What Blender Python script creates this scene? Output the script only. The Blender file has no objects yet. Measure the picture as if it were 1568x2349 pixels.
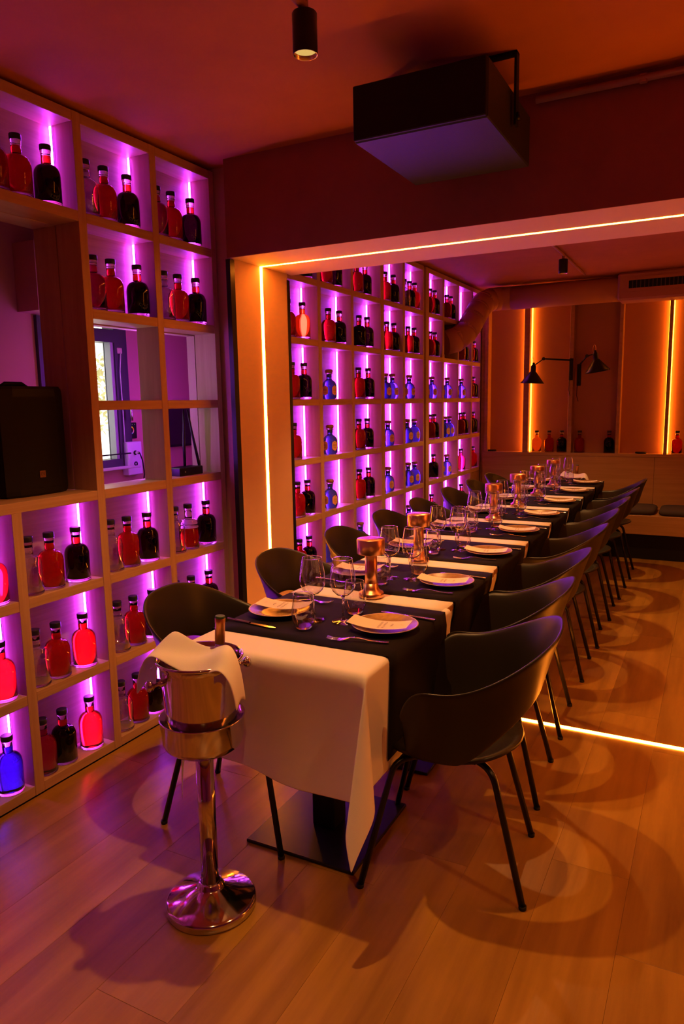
import bpy, math, random
from mathutils import Vector, Matrix
random.seed(7)
SC = bpy.context.scene
COL = SC.collection
PI = math.pi
sin, cos, rad = math.sin, math.cos, math.radians

# ------------------------------------------------------------------ camera
CAM = Vector((2.301, 0.0, 1.517))
F_PX, PITCH, ROLL, YAW = 1640.06, rad(8.683), rad(-0.988), rad(27.599)
fwd = Vector((-sin(YAW) * cos(PITCH), cos(YAW) * cos(PITCH), -sin(PITCH)))
r0 = Vector((cos(YAW), sin(YAW), 0))
u0 = r0.cross(fwd)
cr = cos(ROLL) * r0 + sin(ROLL) * u0
cu = -sin(ROLL) * r0 + cos(ROLL) * u0
cd = bpy.data.cameras.new('camera')
cd.sensor_fit = 'VERTICAL'
cd.sensor_height = 36.0
cd.lens = F_PX / 2349 * 36.0
cd.clip_start = 0.05
cam = bpy.data.objects.new('camera', cd)
COL.objects.link(cam)
M3 = Matrix((cr, cu, -fwd)).transposed()
cam.matrix_world = Matrix.Translation(CAM) @ M3.to_4x4()
SC.camera = cam

# ------------------------------------------------------------------ world, exposure
SC.view_settings.view_transform = 'Standard'
SC.view_settings.look = 'None'
SC.view_settings.gamma = 1.0
SC.view_settings.use_curve_mapping = False
SC.view_settings.exposure = 0.0
wd = bpy.data.worlds.new('daylight'); SC.world = wd
wd.use_nodes = True
bg = wd.node_tree.nodes['Background']
bg.inputs[0].default_value = (1.0, 0.97, 0.86, 1)
bg.inputs[1].default_value = 2.4
LED_ORANGE = (1.0, 0.225, 0.014)
LED_VIOLET = (0.42, 0.035, 1.0)
E_PORTAL, E_FARWALL, E_SHELF = 88.0, 26.0, 98.0
SPOT_COL, SPOT_W = (1.0, 0.45, 0.13), 100.0

# ------------------------------------------------------------------ materials
MATS = {}
def mat(name, col, rough=.5, metal=0., noise=None, bump=None, trans=0., ior=1.45, emit=None, spec=None, sheen=0., rand=0., aniso=0., coat=0., alpha=1.):
    """noise=(scale xyz, colour2, detail, contrast lo, hi); bump=(scale, strength)"""
    if name in MATS: return MATS[name]
    m = bpy.data.materials.new(name); m.use_nodes = True
    nt = m.node_tree; b = nt.nodes['Principled BSDF']; I = b.inputs
    I['Base Color'].default_value = (*col, 1); I['Roughness'].default_value = rough; I['Metallic'].default_value = metal
    I['IOR'].default_value = ior
    if trans: I['Transmission Weight'].default_value = trans
    if spec is not None: I['Specular IOR Level'].default_value = spec
    if sheen: I['Sheen Weight'].default_value = sheen
    if aniso: I['Anisotropic'].default_value = aniso
    if coat: I['Coat Weight'].default_value = coat
    if emit:
        I['Emission Color'].default_value = (*emit[0], 1); I['Emission Strength'].default_value = emit[1]
    L = nt.links.new; N = nt.nodes.new
    if noise or bump:
        tc = N('ShaderNodeTexCoord')
    src = None
    if noise:
        sc, c2, det, lo, hi = noise
        mp = N('ShaderNodeMapping'); mp.inputs['Scale'].default_value = sc
        L(tc.outputs['Object'], mp.inputs[0])
        tx = N('ShaderNodeTexNoise'); tx.inputs['Scale'].default_value = 1; tx.inputs['Detail'].default_value = det
        tx.inputs['Roughness'].default_value = .6
        if rand:
            oi = N('ShaderNodeObjectInfo'); sm = N('ShaderNodeMath'); sm.operation = 'MULTIPLY'; sm.inputs[1].default_value = 37.
            L(oi.outputs['Random'], sm.inputs[0])
            cb = N('ShaderNodeCombineXYZ'); L(sm.outputs[0], cb.inputs[0]); L(sm.outputs[0], cb.inputs[1]); L(sm.outputs[0], cb.inputs[2])
            L(cb.outputs[0], mp.inputs['Location'])
        L(mp.outputs[0], tx.inputs[0])
        rp = N('ShaderNodeValToRGB'); rp.color_ramp.elements[0].position = lo; rp.color_ramp.elements[1].position = hi
        rp.color_ramp.elements[0].color = (*col, 1); rp.color_ramp.elements[1].color = (*c2, 1)
        L(tx.outputs[0], rp.inputs[0]); src = rp.outputs[0]
        if rand:
            hs = N('ShaderNodeHueSaturation'); mr = N('ShaderNodeMapRange')
            mr.inputs[3].default_value = 1 - rand; mr.inputs[4].default_value = 1 + rand
            L(oi.outputs['Random'], mr.inputs[0]); L(mr.outputs[0], hs.inputs['Value']); L(src, hs.inputs['Color']); src = hs.outputs[0]
        L(src, I['Base Color'])
    if bump:
        mp2 = N('ShaderNodeMapping'); s = bump[0]; mp2.inputs['Scale'].default_value = s if isinstance(s, tuple) else (s, s, s)
        L(tc.outputs['Object'], mp2.inputs[0])
        t2 = N('ShaderNodeTexNoise'); t2.inputs['Scale'].default_value = 1; t2.inputs['Detail'].default_value = 4
        L(mp2.outputs[0], t2.inputs[0])
        bp = N('ShaderNodeBump'); bp.inputs['Strength'].default_value = bump[1]; bp.inputs['Distance'].default_value = .002
        L(t2.outputs[0], bp.inputs['Height']); L(bp.outputs[0], I['Normal'])
    MATS[name] = m
    return m

def emis(name, col, s):
    if name in MATS: return MATS[name]
    m = bpy.data.materials.new(name); m.use_nodes = True
    nt = m.node_tree; nt.nodes.clear()
    e = nt.nodes.new('ShaderNodeEmission'); o = nt.nodes.new('ShaderNodeOutputMaterial')
    e.inputs[0].default_value = (*col, 1); e.inputs[1].default_value = s
    nt.links.new(e.outputs[0], o.inputs[0]); MATS[name] = m
    return m

W_SHELF_H = mat('oak veneer along', (.50, .30, .175), .45, noise=((34, 2.2, 60), (.41, .225, .125), 5, .35, .7), bump=((60, 3, 160), .15))
W_SHELF_V = mat('oak veneer upright', (.50, .30, .175), .45, noise=((34, 60, 2.2), (.41, .225, .125), 5, .35, .7), bump=((60, 160, 3), .15))
W_PANEL = mat('oak veneer panel', (.44, .235, .085), .42, noise=((1.6, 40, 26), (.34, .17, .055), 5, .35, .7))
W_FLOOR = mat('oak floor plank', (.39, .195, .026), .34, noise=((11, .9, 10), (.19, .080, .008), 7, .34, .76), bump=((90, 5, 60), .25), rand=.05)
GROUT = mat('dark joint', (.03, .018, .01), .9)
PAINT_CEIL = mat('ceiling paint', (.50, .165, .030), .85, noise=((3, 3, 3), (.44, .14, .024), 3, .3, .7))
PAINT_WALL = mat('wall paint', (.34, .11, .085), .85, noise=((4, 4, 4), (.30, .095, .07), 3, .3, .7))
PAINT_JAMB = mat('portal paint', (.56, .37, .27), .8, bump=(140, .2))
PAINT_BACK = mat('pink wall paint', (.58, .28, .22), .85)
PAINT_PANEL = mat('far panel paint', (.40, .17, .085), .8, bump=(90, .15))
BLACK_SATIN = mat('black satin metal', (.012, .012, .013), .32, .3)
BLACK_MATT = mat('black matt', (.007, .006, .006), .55, spec=.3)
GAP_SHADE = mat('gap shade', (.004, .004, .004), .9)  # near-black colour that stands for the shade in gaps and openings
CHAIR_PL = mat('olive charcoal shell', (.017, .0125, .0075), .38, bump=(220, .08), spec=.4)
CHAIR_LEG = mat('dark leg tube', (.016, .014, .012), .3, .4)
LINEN = mat('white linen', (.82, .76, .70), .85, bump=(420, .15))
LINEN_DK = mat('charcoal linen', (.008, .005, .007), .85, bump=(420, .2), spec=.2)
STEEL = mat('polished steel', (.62, .58, .54), .10, 1.)
CUTLERY = mat('cutlery steel', (.62, .60, .58), .16, 1.)
COPPER = mat('brushed copper', (.78, .40, .22), .33, 1.)
COPPER_E = mat('lamp diffuser', (.8, .7, .55), .5)
GLASS = mat('clear glass', (1, 1, 1), .0, trans=1., ior=1.45)
def thin_glass(name, tint=(1, 1, 1)):
    m = bpy.data.materials.new(name); m.use_nodes = True; nt = m.node_tree; nt.nodes.clear()
    tr = nt.nodes.new('ShaderNodeBsdfTransparent'); tr.inputs[0].default_value = (*tint, 1)
    gl = nt.nodes.new('ShaderNodeBsdfGlossy'); gl.inputs['Roughness'].default_value = .015
    fr = nt.nodes.new('ShaderNodeFresnel'); fr.inputs[0].default_value = 1.5
    mx = nt.nodes.new('ShaderNodeMixShader'); o = nt.nodes.new('ShaderNodeOutputMaterial')
    ge = nt.nodes.new('ShaderNodeNewGeometry'); ad = nt.nodes.new('ShaderNodeMath'); ad.operation = 'MULTIPLY_ADD'; ad.inputs[1].default_value = 3.4; ad.inputs[2].default_value = .03
    nt.links.new(fr.outputs[0], ad.inputs[0]); nt.links.new(ad.outputs[0], mx.inputs[0]); nt.links.new(tr.outputs[0], mx.inputs[1]); nt.links.new(gl.outputs[0], mx.inputs[2]); nt.links.new(mx.outputs[0], o.inputs[0])
    ie = nt.nodes.new('ShaderNodeMix'); ie.data_type = 'FLOAT'; ie.inputs[2].default_value = 1.5; ie.inputs[3].default_value = 1 / 1.5
    nt.links.new(ge.outputs['Backfacing'], ie.inputs[0]); nt.links.new(ie.outputs[0], fr.inputs[0])
    return m
THIN = thin_glass('thin glass', (.97, .96, .97))
PLATE = mat('stoneware glaze', (.33, .19, .07), .22, noise=((60, 60, 60), (.25, .14, .05), 3, .4, .7))
PLATE_RIM = mat('stoneware rim', (.60, .40, .26), .4)
PAPER = mat('cream paper', (.82, .70, .50), .75)
INK = mat('ink', (.03, .02, .02), .8)
CAP_BLK = mat('black bottle cap', (.012, .010, .016), .35)
CORK_WOOD = mat('wood stopper', (.30, .12, .06), .5)
LABEL = mat('tan label', (.80, .46, .20), .7)
PIPE_P = mat('painted duct', (.40, .165, .11), .7)
CUSH = mat('charcoal cushion', (.05, .038, .032), .9, bump=(300, .3))
LED_O = emis('orange led', LED_ORANGE, E_PORTAL)
LED_F = emis('orange led far', LED_ORANGE, E_FARWALL)
LED_V = emis('violet led', LED_VIOLET, E_SHELF)
LED_B = emis('violet led back room', LED_VIOLET, 5.)
LED_B2 = emis('violet led open cell', LED_VIOLET, 50.)
LIQ = {
    'red': mat('red liquid', (.66, .016, .010), .04, trans=.85, ior=1.36),
    'dark red': mat('dark liquid', (.0005, .00002, .00006), .0, trans=.93, ior=1.36),
    'clear': thin_glass('clear bottle glass', (.93, .90, .95)),
    'pink': mat('pink liquid', (.80, .03, .12), .0, trans=1., ior=1.36),
    'orange': mat('orange liquid', (1., .22, .004), .0, trans=.8, ior=1.36),
    'dark blue': mat('blue liquid', (.010, .004, .20), .0, trans=.95, ior=1.36),
    'light red': mat('light red liquid', (.62, .008, .003), .0, trans=1., ior=1.36),
    'neck red': mat('neck liquid', (.75, .035, .012), .0, trans=.9, ior=1.36),
    'amber': mat('amber liquid', (1., .42, .06), .0, trans=.9, ior=1.36),
}
BLUE_GLASS = mat('blue glass', (.10, .17, .92), .02, trans=.85, ior=1.45)

# ------------------------------------------------------------------ mesh helpers
class MB:
    def __init__(s): s.v = []; s.f = []; s.sm = []
    def quadgrid(s, pts, smooth=True, closed_u=False):
        """pts: rows of points"""
        n0 = len(s.v); R = len(pts); Cn = len(pts[0])
        for r in pts: s.v += [tuple(p) for p in r]
        for i in range(R - 1):
            for j in range(Cn if closed_u else Cn - 1):
                k = (j + 1) % Cn
                s.f.append((n0 + i * Cn + j, n0 + i * Cn + k, n0 + (i + 1) * Cn + k, n0 + (i + 1) * Cn + j)); s.sm.append(smooth)
        return n0
    def box(s, x0, y0, z0, x1, y1, z1):
        n = len(s.v)
        s.v += [(x, y, z) for z in (z0, z1) for x, y in ((x0, y0), (x1, y0), (x1, y1), (x0, y1))]
        for q in ((3, 2, 1, 0), (4, 5, 6, 7), (0, 1, 5, 4), (1, 2, 6, 5), (2, 3, 7, 6), (3, 0, 4, 7)):
            s.f.append(tuple(n + i for i in q)); s.sm.append(False)
        return s
    def bbox(s, x0, y0, z0, x1, y1, z1, b=.002):
        """box with chamfered vertical+horizontal edges (8 corner triples)"""
        n = len(s.v); P = {}
        for ix, X in enumerate((x0, x1)):
            for iy, Y in enumerate((y0, y1)):
                for iz, Z in enumerate((z0, z1)):
                    sx, sy, sz = (1 - 2 * ix), (1 - 2 * iy), (1 - 2 * iz)
                    for a in range(3):
                        p = [X + sx * b, Y + sy * b, Z + sz * b]; p[a] = (X, Y, Z)[a]
                        P[ix, iy, iz, a] = len(s.v); s.v.append(tuple(p))
        def q(*k): s.f.append(tuple(P[i] for i in k)); s.sm.append(False)
        for a in range(3):
            for e in (0, 1):
                o = [i for i in range(3) if i != a]; loop = []
                for c in ((0, 0), (1, 0), (1, 1), (0, 1)):
                    k = [0, 0, 0]; k[a] = e; k[o[0]], k[o[1]] = c; loop.append((*k, a))
                if (e == 0) == (a != 1): loop.reverse()
                q(*loop)
            for c in ((0, 0), (1, 0), (1, 1), (0, 1)):
                o = [i for i in range(3) if i != a]
                k0 = [0, 0, 0]; k0[o[0]], k0[o[1]] = c; k1 = list(k0); k1[a] = 1
                q((*k0, o[0]), (*k1, o[0]), (*k1, o[1]), (*k0, o[1]))
        for k in [(i, j, l) for i in (0, 1) for j in (0, 1) for l in (0, 1)]: q((*k, 0), (*k, 1), (*k, 2))
        return s
    def lathe(s, prof, seg=24, c=(0, 0, 0), cap0=True, cap1=True, smooth=True, sy=1.0):
        n = len(s.v)
        for r, z in prof:
            for i in range(seg):
                a = 2 * PI * i / seg; s.v.append((c[0] + r * cos(a), c[1] + sy * r * sin(a), c[2] + z))
        for i in range(len(prof) - 1):
            for j in range(seg):
                k = (j + 1) % seg
                s.f.append((n + i * seg + j, n + i * seg + k, n + (i + 1) * seg + k, n + (i + 1) * seg + j)); s.sm.append(smooth)
        if cap0: s.f.append(tuple(n + j for j in reversed(range(seg)))); s.sm.append(False)
        if cap1: s.f.append(tuple(n + (len(prof) - 1) * seg + j for j in range(seg))); s.sm.append(False)
        return s
    def tube(s, path, r, seg=10, cap=True, smooth=True):
        path = [Vector(p) for p in path]; n0 = len(s.v); m = len(path)
        rs = r if isinstance(r, (list, tuple)) else [r] * m
        up = None
        for i, p in enumerate(path):
            t = (path[min(i + 1, m - 1)] - path[max(i - 1, 0)]).normalized()
            if up is None:
                up = Vector((0, 0, 1)) if abs(t.z) < .9 else Vector((1, 0, 0))
            a = t.cross(up).normalized(); b = a.cross(t).normalized(); up = b
            for j in range(seg):
                w = 2 * PI * j / seg; q = p + rs[i] * (cos(w) * a + sin(w) * b); s.v.append(tuple(q))
        for i in range(m - 1):
            for j in range(seg):
                k = (j + 1) % seg
                s.f.append((n0 + i * seg + j, n0 + i * seg + k, n0 + (i + 1) * seg + k, n0 + (i + 1) * seg + j)); s.sm.append(smooth)
        if cap:
            s.f.append(tuple(n0 + j for j in reversed(range(seg)))); s.sm.append(False)
            s.f.append(tuple(n0 + (m - 1) * seg + j for j in range(seg))); s.sm.append(False)
        return s
    def prism(s, poly, z0, z1):
        n = len(s.v); m = len(poly)
        s.v += [(x, y, z0) for x, y in poly] + [(x, y, z1) for x, y in poly]
        s.f.append(tuple(n + i for i in reversed(range(m)))); s.f.append(tuple(n + m + i for i in range(m))); s.sm += [False, False]
        for i in range(m):
            k = (i + 1) % m; s.f.append((n + i, n + k, n + m + k, n + m + i)); s.sm.append(False)
        return s
    def xf(s, M, start=0):
        for i in range(start, len(s.v)): s.v[i] = tuple(M @ Vector(s.v[i]))
        return s
    def mesh(s, name, m):
        me = bpy.data.meshes.new(name); me.from_pydata(s.v, [], s.f)
        me.polygons.foreach_set('use_smooth', s.sm); me.materials.append(m); me.update()
        return me
    def build(s, name, m, parent=None, loc=None):
        return put(name, s.mesh(name, m), parent, loc)

def put(name, me, parent=None, loc=None, rz=0, rot=None):
    o = bpy.data.objects.new(name, me); COL.objects.link(o)
    if loc is not None: o.location = loc
    if rz: o.rotation_euler.z = rz
    if rot: o.rotation_euler = rot
    if parent is not None: o.parent = parent
    return o
def thing(name, label, cat, loc=(0, 0, 0), rz=0, group=None):
    o = bpy.data.objects.new(name, None); COL.objects.link(o); o.empty_display_size = .05
    o.location = loc; o.rotation_euler.z = rz
    return tag(o, label, cat, group)
def tag(o, label, cat, group=None):
    o['label'] = label; o['category'] = cat
    if group: o['group'] = group
    return o
def struct(o): o['kind'] = 'structure'; return o
def dup(o, loc=None, rz=None, label=None, parent=None):
    c = o.copy(); COL.objects.link(c); c.parent = parent
    if loc is not None: c.location = loc
    if rz is not None: c.rotation_euler.z = rz
    if label: c['label'] = label
    for ch in o.children: dup(ch, parent=c)
    return c
def text_mesh(txt, size, m, ext=.0):
    cu_ = bpy.data.curves.new('t', 'FONT'); cu_.body = txt; cu_.size = size; cu_.align_x = 'CENTER'; cu_.align_y = 'CENTER'
    cu_.extrude = ext; cu_.resolution_u = 2
    o = bpy.data.objects.new('t', cu_); COL.objects.link(o)
    dg = bpy.context.evaluated_depsgraph_get()
    me = bpy.data.meshes.new_from_object(o.evaluated_get(dg))
    bpy.data.objects.remove(o); bpy.data.curves.remove(cu_)
    me.materials.clear(); me.materials.append(m)
    return me
ORD = ['first', 'second', 'third', 'fourth', 'fifth', 'sixth', 'seventh', 'eighth', 'ninth']

# ------------------------------------------------------------------ room shell
ZC = 2.685
X0, X1, Y0, Y1 = -.135, 4.4, -2.6, 7.84
PORT_X1 = 4.05
fl = struct(MB().box(X0, Y0, -.06, X1, Y1 + .1, -.004).build('floor', GROUT))
PW = .24; x = -.027; ci = 0; cache = {}
while x < X1:
    y = Y0
    cuts = []
    if ci in (2, 8): base = 2.25 - 1.29 * 4
    else: base = Y0 - random.uniform(0, 1.29)
    yy = base
    xa, xb = max(x, 0.0), min(x + PW, X1)
    while yy < Y1:
        a, b = max(yy, Y0), min(yy + 1.29, 7.6)
        if b - a > .05 and xb - xa > .02:
            key = (round(b - a, 3), round(xb - xa, 3))
            if key not in cache:
                cache[key] = MB().bbox(0, 0, -.012, key[1] - .0005, key[0] - .0008, 0, .0004).mesh('plank', W_FLOOR)
            put('plank', cache[key], fl, (xa, a, 0))
        yy += 1.29
    x += PW; ci += 1
struct(MB().box(X0 - .3, Y0 - .1, ZC, X1 + .1, Y1 + .1, ZC + .1).build('ceiling', PAINT_CEIL))
struct(MB().box(X1, Y0 - .1, 0, X1 + .1, Y1 + .1, ZC).build('wall_right', PAINT_WALL))
struct(MB().box(X0 - .1, Y0 - .1, 0, X1, Y0, ZC).build('wall_front', PAINT_WALL))
wl = MB()
for b in ((Y0, 0, Y1 + .1, 1.165), (Y0, 2.25, Y1 + .1, ZC), (Y0, 1.165, 1.31, 2.25), (3.034, 1.165, Y1 + .1, 2.25), (2.199, 1.872, 3.034, 2.25)):
    wl.box(-.186, b[0], b[1], -.136, b[2], b[3])
struct(wl.build('wall_left', PAINT_JAMB))

# portal: jambs, header, floor strip
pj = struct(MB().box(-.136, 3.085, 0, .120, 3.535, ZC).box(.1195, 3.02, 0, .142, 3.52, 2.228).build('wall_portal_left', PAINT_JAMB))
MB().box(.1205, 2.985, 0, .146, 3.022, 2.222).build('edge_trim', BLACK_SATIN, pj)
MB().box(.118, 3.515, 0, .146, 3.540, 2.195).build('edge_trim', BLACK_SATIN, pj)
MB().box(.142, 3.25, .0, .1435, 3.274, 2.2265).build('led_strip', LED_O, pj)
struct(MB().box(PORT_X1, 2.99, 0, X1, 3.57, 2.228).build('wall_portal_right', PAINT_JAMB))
pr = MB().box(PORT_X1 - .0015, 3.25, 0, PORT_X1, 3.274, 2.2265).build('trim_1', LED_O); struct(pr)
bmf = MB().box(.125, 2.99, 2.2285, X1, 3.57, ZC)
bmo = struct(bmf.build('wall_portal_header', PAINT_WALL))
MB().box(.142, 2.992, 2.2275, PORT_X1, 3.568, 2.2290).build('soffit', PAINT_JAMB, bmo)
MB().box(.1435, 3.252, 2.2262, PORT_X1 - .002, 3.272, 2.2276).build('led_strip', LED_O, bmo)
flo = struct(MB().box(.15, 3.250, .0002, PORT_X1 - .01, 3.276, .0024).build('trim_2', LED_O))

# far wall with niches, ledge, wainscot
YF = 7.70
fw = struct(MB().box(-.186, 7.82, 0, X1, 7.92, ZC).build('wall_back', PAINT_PANEL))
DIV = [(.048, .084), (.466, .521), (.929, .970), (1.401, 1.435), (1.847, 1.878), (2.31, 2.35), (2.77, 2.81), (3.23, 3.27), (3.69, 3.73), (4.15, 4.19)]
for i, (a, b) in enumerate(DIV):
    MB().bbox(a, YF, .962, b, 7.8195, 2.60, .0015).build('divider', W_PANEL, fw)
for i in (1, 4, 7):
    a, b = DIV[i]
    for q in (a - .006, b):
        MB().box(q, 7.79, .966, q + .006, 7.814, 2.58).build('led_strip', LED_F, fw)
MB().bbox(.03, YF - .004, .93, X1, 7.8195, .962, .002).build('ledge', W_PANEL, fw)
xs = [.03, .92, 1.775, 2.63, 3.5, X1]
for a, b in zip(xs, xs[1:]):
    MB().bbox(a + .001, YF, .02, b - .001, YF + .02, .9295, .0012).build('wainscot_panel', W_PANEL, fw)
MB().box(.0, YF + .03, 0, .048, 7.8195, 2.62).build('corner_panel', W_PANEL, fw)

# ------------------------------------------------------------------ shelves
PITCH_Z, BT = .3745, .04
def zb(k): return .005 + PITCH_Z * k          # underside of board k
DEP = .132
led_m = MB().box(.005, -.007, .003, .014, 0, PITCH_Z - BT - .003).mesh('led_strip', LED_V)
led_lip = MB().box(.0142, -.0040, .001, .0162, 0, PITCH_Z - BT - .001).mesh('light_stop_lip', mat('light stop lip', (.45, .45, .47), .4, .8))  # added lip that stops strip light from reaching the side panel
def shelf(name, label, ups, cells, nb=8, openc=(), deep=None, skipboards=(), loc_group='shelving'):
    """ups: [(y0,y1)] uprights; cells: [(y0,y1)]"""
    t = thing(name, label, 'shelf', (0, ups[0][0], 0), 0, loc_group)
    oy = ups[0][0]
    for a, b in ups:
        MB().bbox(-DEP, a - oy, .005, 0, b - oy, 2.667, .0012).build('upright', W_SHELF_V, t)
    for a, b in cells:
        for k in range(nb):
            if (a, k) in skipboards: continue
            MB().bbox(-DEP, a - oy + .0002, zb(k), -.0008, b - oy - .0002, zb(k) + BT, .0012).build('board', W_SHELF_H, t)
        for k in range(nb - 1):
            if (a, k) in openc: continue
            MB().box(-DEP - .0035, a - oy, zb(k) + BT, -DEP + .0005, b - oy, zb(k + 1)).build('back_panel', W_SHELF_H, t)
            put('led_strip', led_m, t, (-DEP + .006, b - oy - .001, zb(k) + BT))
            put('light_stop_lip', led_lip, t, (-DEP + .006, b - oy - .001, zb(k) + BT))
    MB().box(-DEP + .02, oy - oy, 0, -.012, ups[-1][1] - oy, .005).build('plinth', BLACK_MATT, t)
    return t
L3, LL, LA = (.913, 1.293), (1.335, 1.757), (1.801, 2.180)  # L3 is an unseen column, added for its violet light
CA, CB = (2.222, 2.610), (2.651, 3.034)
openM = [(CA[0], 3), (CA[0], 4), (CB[0], 3), (CB[0], 4)]
openL = [(c[0], k) for c in (LL, LA) for k in (3, 4, 5)]
skip = [(c[0], k) for c in (LL, LA) for k in (4, 5)]
# wide unit with the speaker niche: lower and upper uprights only
tl = thing('shelf_unit', 'wide oak shelf unit with loudspeaker niche at the left edge', 'shelf', (0, .87, 0), 0, 'violet lit oak shelving')
for a, b, z0, z1 in ((.871, .913, .005, 2.667), (1.293, 1.335, .005, 2.667), (1.757, 1.801, .005, zb(3)), (1.757, 1.801, zb(6) + BT, 2.667)):
    MB().bbox(-DEP, a - .87, z0, 0, b - .87, z1, .0012).build('upright', W_SHELF_V, tl)
for c in (L3, LL, LA):
    for k in range(8):
        if (c[0], k) in skip: continue
        if k in (3, 6) and c != L3: continue
        MB().bbox(-DEP, c[0] - .87 + .0002, zb(k), -.0008, c[1] - .87 - .0002, zb(k) + BT, .0012).build('board', W_SHELF_H, tl)
    for k in range(7):
        if (c[0], k) in openL: continue
        MB().box(-DEP - .0035, c[0] - .87, zb(k) + BT, -DEP + .0005, c[1] - .87, zb(k + 1)).build('back_panel', W_SHELF_H, tl)
        put('led_strip', led_m, tl, (-DEP + .006, c[1] - .87 - .001, zb(k) + BT))
        put('light_stop_lip', led_lip, tl, (-DEP + .006, c[1] - .87 - .001, zb(k) + BT))
MB().bbox(-.40, 1.3355 - .87, zb(3), 0, 2.1795 - .87, zb(3) + BT, .0012).build('niche_board', W_SHELF_H, tl)
MB().bbox(-.265, 1.3355 - .87, zb(6), 0, 2.1795 - .87, zb(6) + BT, .0012).build('niche_top_board', W_SHELF_H, tl)
MB().box(-.112, 0, 0, -.012, 1.309, .005).build('plinth', BLACK_MATT, tl)
shelf('shelf_unit', 'unseen empty oak shelf unit added beyond the left edge for violet light', [(-.42, -.38), (.0, .04), (.42, .46), (.83, .870)], [(-.38, .0), (.04, .42), (.46, .83)], loc_group='violet lit oak shelving')  # unseen unit, added so its strips throw more violet into the room
tm = shelf('shelf_unit', 'two-column oak shelf unit with open cells between speaker and lit portal', [(2.180, 2.222), (2.610, 2.651), (3.034, 3.072)], [CA, CB], openc=openM, loc_group='violet lit oak shelving')
MB().bbox(-.265, 0, zb(3) + BT, -DEP - .004, .018, zb(6), .001).build('niche_side_panel', W_SHELF_V, tm)
# led strips on the back of the open cells
for (c, k) in ((CB, 3), (CB, 4), (CA, 3), (CA, 4)):
    pass
FU = [(3.668, 3.710), (4.115, 4.159), (4.593, 4.628), (5.091, 5.120)]
FC = [(3.710, 4.115), (4.159, 4.593), (4.628, 5.091)]
shelf('shelf_unit', 'three-column oak shelf unit just beyond the lit portal jamb', FU, FC, loc_group='violet lit oak shelving')
GU = [(5.121, 5.152), (5.527, 5.570), (5.981, 6.000)]
GC = [(5.152, 5.527), (5.570, 5.981)]
shelf('shelf_unit', 'two-column oak shelf door outlined by a dark gap, far wall side', GU, GC, loc_group='violet lit oak shelving')
MB().box(-.131, 6.0005, .0, -.06, 6.046, 2.667).build('trim_7', GAP_SHADE)['kind'] = 'structure'  # black filler, shade of the door gap put into its colour
HU = [(6.047, 6.125), (6.479, 6.524), (6.926, 6.954), (7.367, 7.405), (7.690, 7.706)]
HC = [(6.125, 6.479), (6.524, 6.926), (6.954, 7.367), (7.405, 7.690)]
openH = [(HC[1][0], 5), (HC[3][0], 0), (HC[3][0], 1)]
th = shelf('shelf_unit', 'four-column oak shelf unit behind the duct in the far corner', HU, HC, openc=openH, loc_group='violet lit oak shelving')
cdoor = MB().bbox(-.02, 7.407 - 6.047, .05, -.001, 7.688 - 6.047, zb(2) - .002, .0015).build('cabinet_door', W_PANEL, th)

COLS = {'l2': ('first', 'near', LL), 'l1': ('second', 'near', LA), 'a': ('third', 'near', CA), 'b': ('fourth', 'near', CB)}
for i, c in enumerate(FC + GC + HC): COLS['f%d' % (i + 1)] = (ORD[i], 'far', c)

# ------------------------------------------------------------------ bottles
def arc(r0_, z0_, r1_, z1_, n=6):   # quarter ellipse from (r0,z0) vertical tangent to (r1,z1) horizontal tangent
    return [(r1_ + (r0_ - r1_) * cos(PI / 2 * i / n), z0_ + (z1_ - z0_) * sin(PI / 2 * i / n)) for i in range(n + 1)]
SEG = 28
def bottle_meshes(colour, fill=1.0):
    R, RN = .0480, .0180
    base = MB().lathe([(R - .004, 0), (R - .0008, .0015), (R, .004), (R, .0125)], SEG).mesh('base', GLASS)
    zl = .0127
    if fill >= 1:
        prof = [(R, zl), (R, .108)] + arc(R, .108, RN + .002, .148, 7)[1:] + [(RN, .152)]
        nl = MB().lathe([(RN, .1522), (RN, .178)], SEG).mesh('neck_liquid', LIQ['neck red' if colour == 'dark red' else colour])
    else:
        prof = [(R, zl), (R, .104)]
    liq = MB().lathe(prof, SEG).mesh('liquid', LIQ[colour])
    if fill >= 1: npf = [(RN, .1782), (RN, .192), (RN + .0015, .1925), (RN + .0015, .198)]
    else: npf = [(R, .1042), (R, .108)] + arc(R, .108, RN + .002, .148, 7)[1:] + [(RN, .153), (RN, .192), (RN + .0015, .1925), (RN + .0015, .198)]
    neck = MB().lathe(npf, SEG).mesh('neck', GLASS)
    cap = MB().lathe([(.0185, .1982), (.0205, .199), (.021, .2005), (.021, .2165), (.0195, .2185)], SEG).mesh('cap', CAP_BLK)
    return [('base', base), ('liquid', liq), ('neck', neck), ('cap', cap)] + ([('neck_liquid', nl)] if fill >= 1 else [])
BM = {}
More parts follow.
